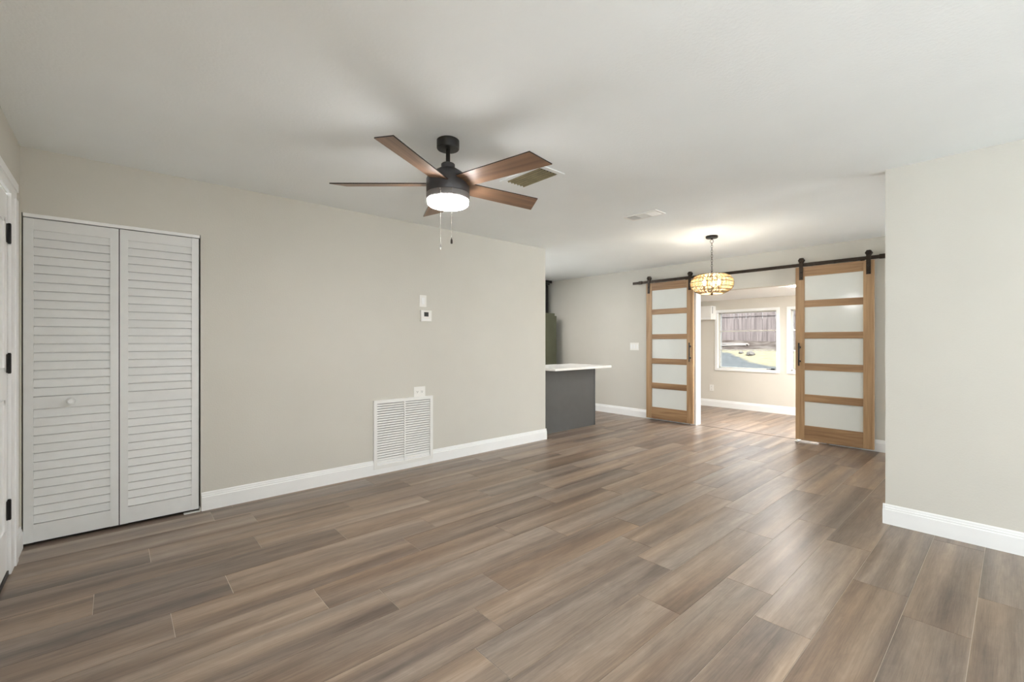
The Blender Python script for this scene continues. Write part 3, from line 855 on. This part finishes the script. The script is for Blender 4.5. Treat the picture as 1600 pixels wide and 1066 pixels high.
rf = thing('refrigerator', 'olive refrigerator with rounded top corner behind the peninsula', 'refrigerator', (5.8, 6.2, 0))
bm = bmesh.new(); fs = bx(bm, 5.32, 6.19, 5.84, 6.60, .03, 1.775)
bmesh.ops.bevel(bm, geom=[e for e in bm.edges if abs(e.verts[0].co.z - 1.775) < 1e-4 and abs(e.verts[1].co.z - 1.775) < 1e-4 and abs(e.verts[0].co.x - e.verts[1].co.x) < 1e-4], offset=.05, segments=6, affect='EDGES')
obj('body', bm, M['olive'], rf, smooth=True)
bm = bmesh.new()
for z0, z1 in ((.07, .66), (.67, 1.78)):
    fs = bx(bm, 5.32, 6.249, 5.775, 5.838, z0, z1)
bmesh.ops.bevel(bm, geom=[e for e in bm.edges if abs(e.verts[0].co.z - 1.78) < 1e-4 and abs(e.verts[1].co.z - 1.78) < 1e-4 and abs(e.verts[0].co.x - e.verts[1].co.x) < 1e-4], offset=.05, segments=6, affect='EDGES')
obj('door', bm, M['olive'], rf, smooth=True)
bm = bmesh.new(); tube(bm, [(5.40, 5.73, .9), (5.40, 5.73, 1.5)], .011, 10)
for z in (.92, 1.48): tube(bm, [(5.40, 5.73, z), (5.40, 5.776, z)], .008, 8)
obj('handle', bm, M['black_metal'], rf, smooth=True)
cb = thing('wall_cabinet', 'black upper cabinet with crown moulding above the olive refrigerator', 'cabinet', (5.9, 6.4, 1.80))
obj('body', box(5.34, 6.352, 6.10, YK, 1.80, 2.36), M['black_metal'], cb)
for a, b in ((5.345, 5.84), (5.85, 6.348)): obj('door', box(a, b, 6.082, 6.099, 1.805, 2.34, .002, 1), M['black_metal'], cb)
bm = bmesh.new(); bx(bm, 5.33, 6.375, 6.07, YK, 2.36, 2.39); bx(bm, 5.31, 6.405, 6.04, YK, 2.39, H); obj('crown_moulding', bm, M['black_metal'], cb)

# ------------------------------------------------------------------ mini split in the sunroom
ac = thing('air_conditioner', 'white wall mounted mini split unit left of the sunroom window', 'air conditioner', (8.5, 4.15, 1.67))
bm = box(8.40, XF, 3.81, 4.60, 1.665, 1.925, .012, 3); obj('body', bm, M['plastic'], ac, smooth=True)
bm = box(8.398, 8.41, 3.83, 4.58, 1.672, 1.700, .001, 1); obj('louver_flap', bm, M['trim'], ac)
bm = bmesh.new(); bx(bm, 8.44, 8.46, 3.8085, 3.811, 1.78, 1.91); obj('side_vent', bm, M['slate'], ac)

# ------------------------------------------------------------------ yard
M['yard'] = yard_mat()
bm = bmesh.new()


def gz(x, y):
    if x < 10: return -.15
    return -.15 + (x - 10) * .1725 + .04 * math.sin(x * 1.7 + y) * min(1, (x - 10) / 2)


nx, ny = 40, 40; V = {}
for i in range(nx + 1):
    for j in range(ny + 1):
        x = 8.7 + 16 * i / nx; y = -8 + 32 * j / ny; V[i, j] = bm.verts.new((x, y, gz(x, y)))
for i in range(nx):
    for j in range(ny): bm.faces.new((V[i, j], V[i + 1, j], V[i + 1, j + 1], V[i, j + 1]))
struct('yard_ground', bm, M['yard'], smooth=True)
bm = bmesh.new(); bx(bm, -16, 8.7, -22, 22, -.35, -.15); struct('concrete_patio', bm, simple('pale_concrete', (.53, .545, .555), .85, var=.06, scale=2))  # pale slab added out of view to bounce light onto the ceilings
FXX = 18.2
fn = thing('wooden_fence', 'weathered vertical board fence across the back of the yard', 'fence', (FXX, 7, gz(FXX, 7)))
rng = random.Random(3); bmw = bmesh.new(); y = -4
while y < 20:
    wd = .138; z0 = gz(FXX, y) - .05
    bx(bmw, FXX + rng.uniform(0, .008), FXX + .025, y, y + wd, z0, z0 + 1.85 + rng.uniform(-.02, .02)); y += wd + rng.uniform(.004, .014)
obj('boards', bmw, M['fence'], fn)
for dz in (.35, .93, 1.55):
    bm = bmesh.new(); z = gz(FXX, 7) + dz; q = (-.02, -.001, .035) if dz == .93 else (.026, .06, .09); bx(bm, FXX + q[0], FXX + q[1], -4, 20, z, z + q[2]); obj('rail', bm, M['fence'], fn)
y = -3.5
while y < 20:
    bm = bmesh.new(); bx(bm, FXX + .061, FXX + .15, y, y + .09, gz(FXX, y) - .1, gz(FXX, y) + 1.9); obj('post', bm, M['fence'], fn); y += 2.4
for k, (bx_, by_, ln, an, lab) in enumerate(((17.15, 7.2, 1.3, 1.75, 'pale fallen branch on the yard slope seen through the window, lower one'), (17.45, 7.15, 1.3, 1.45, 'pale fallen branch on the yard slope seen through the window, upper one'))):
    bm = bmesh.new(); pts = []; rr = []
    for i in range(7):
        t = i / 6; xx = bx_ + ln * (t - .5) * math.cos(an + .3 * t); yy = by_ + ln * (t - .5) * math.sin(an); pts.append((xx, yy, gz(xx, yy) + .05)); rr.append(.045 * (1 - .6 * t))
    tube(bm, pts, rr, 8); o = obj('fallen_branch', bm, simple('pale_bark', (.18, .16, .145), .9, var=.2, scale=8), None, (bx_, by_, gz(bx_, by_)), smooth=True); tag(o, lab, 'branch')
for rx_, ry_, s, lab in ((15.58, 6.07, .07, 'small grey rock on the dry grass, left of the two'), (15.4, 5.70, .12, 'larger grey rock on the dry grass, right of the two')):
    bm = bmesh.new(); bmesh.ops.create_icosphere(bm, subdivisions=3, radius=s, matrix=Matrix.Translation((rx_, ry_, gz(rx_, ry_) + s * .4)))
    for v in bm.verts: v.co += Vector([random.uniform(-.12, .12) * s for _ in range(3)]); v.co.z = gz(rx_, ry_) + (v.co.z - gz(rx_, ry_)) * .8
    o = obj('rock', bm, simple('grey_rock', (.10, .09, .083), .9, var=.2, scale=10), None, (rx_, ry_, gz(rx_, ry_)), smooth=True); tag(o, lab, 'rock')
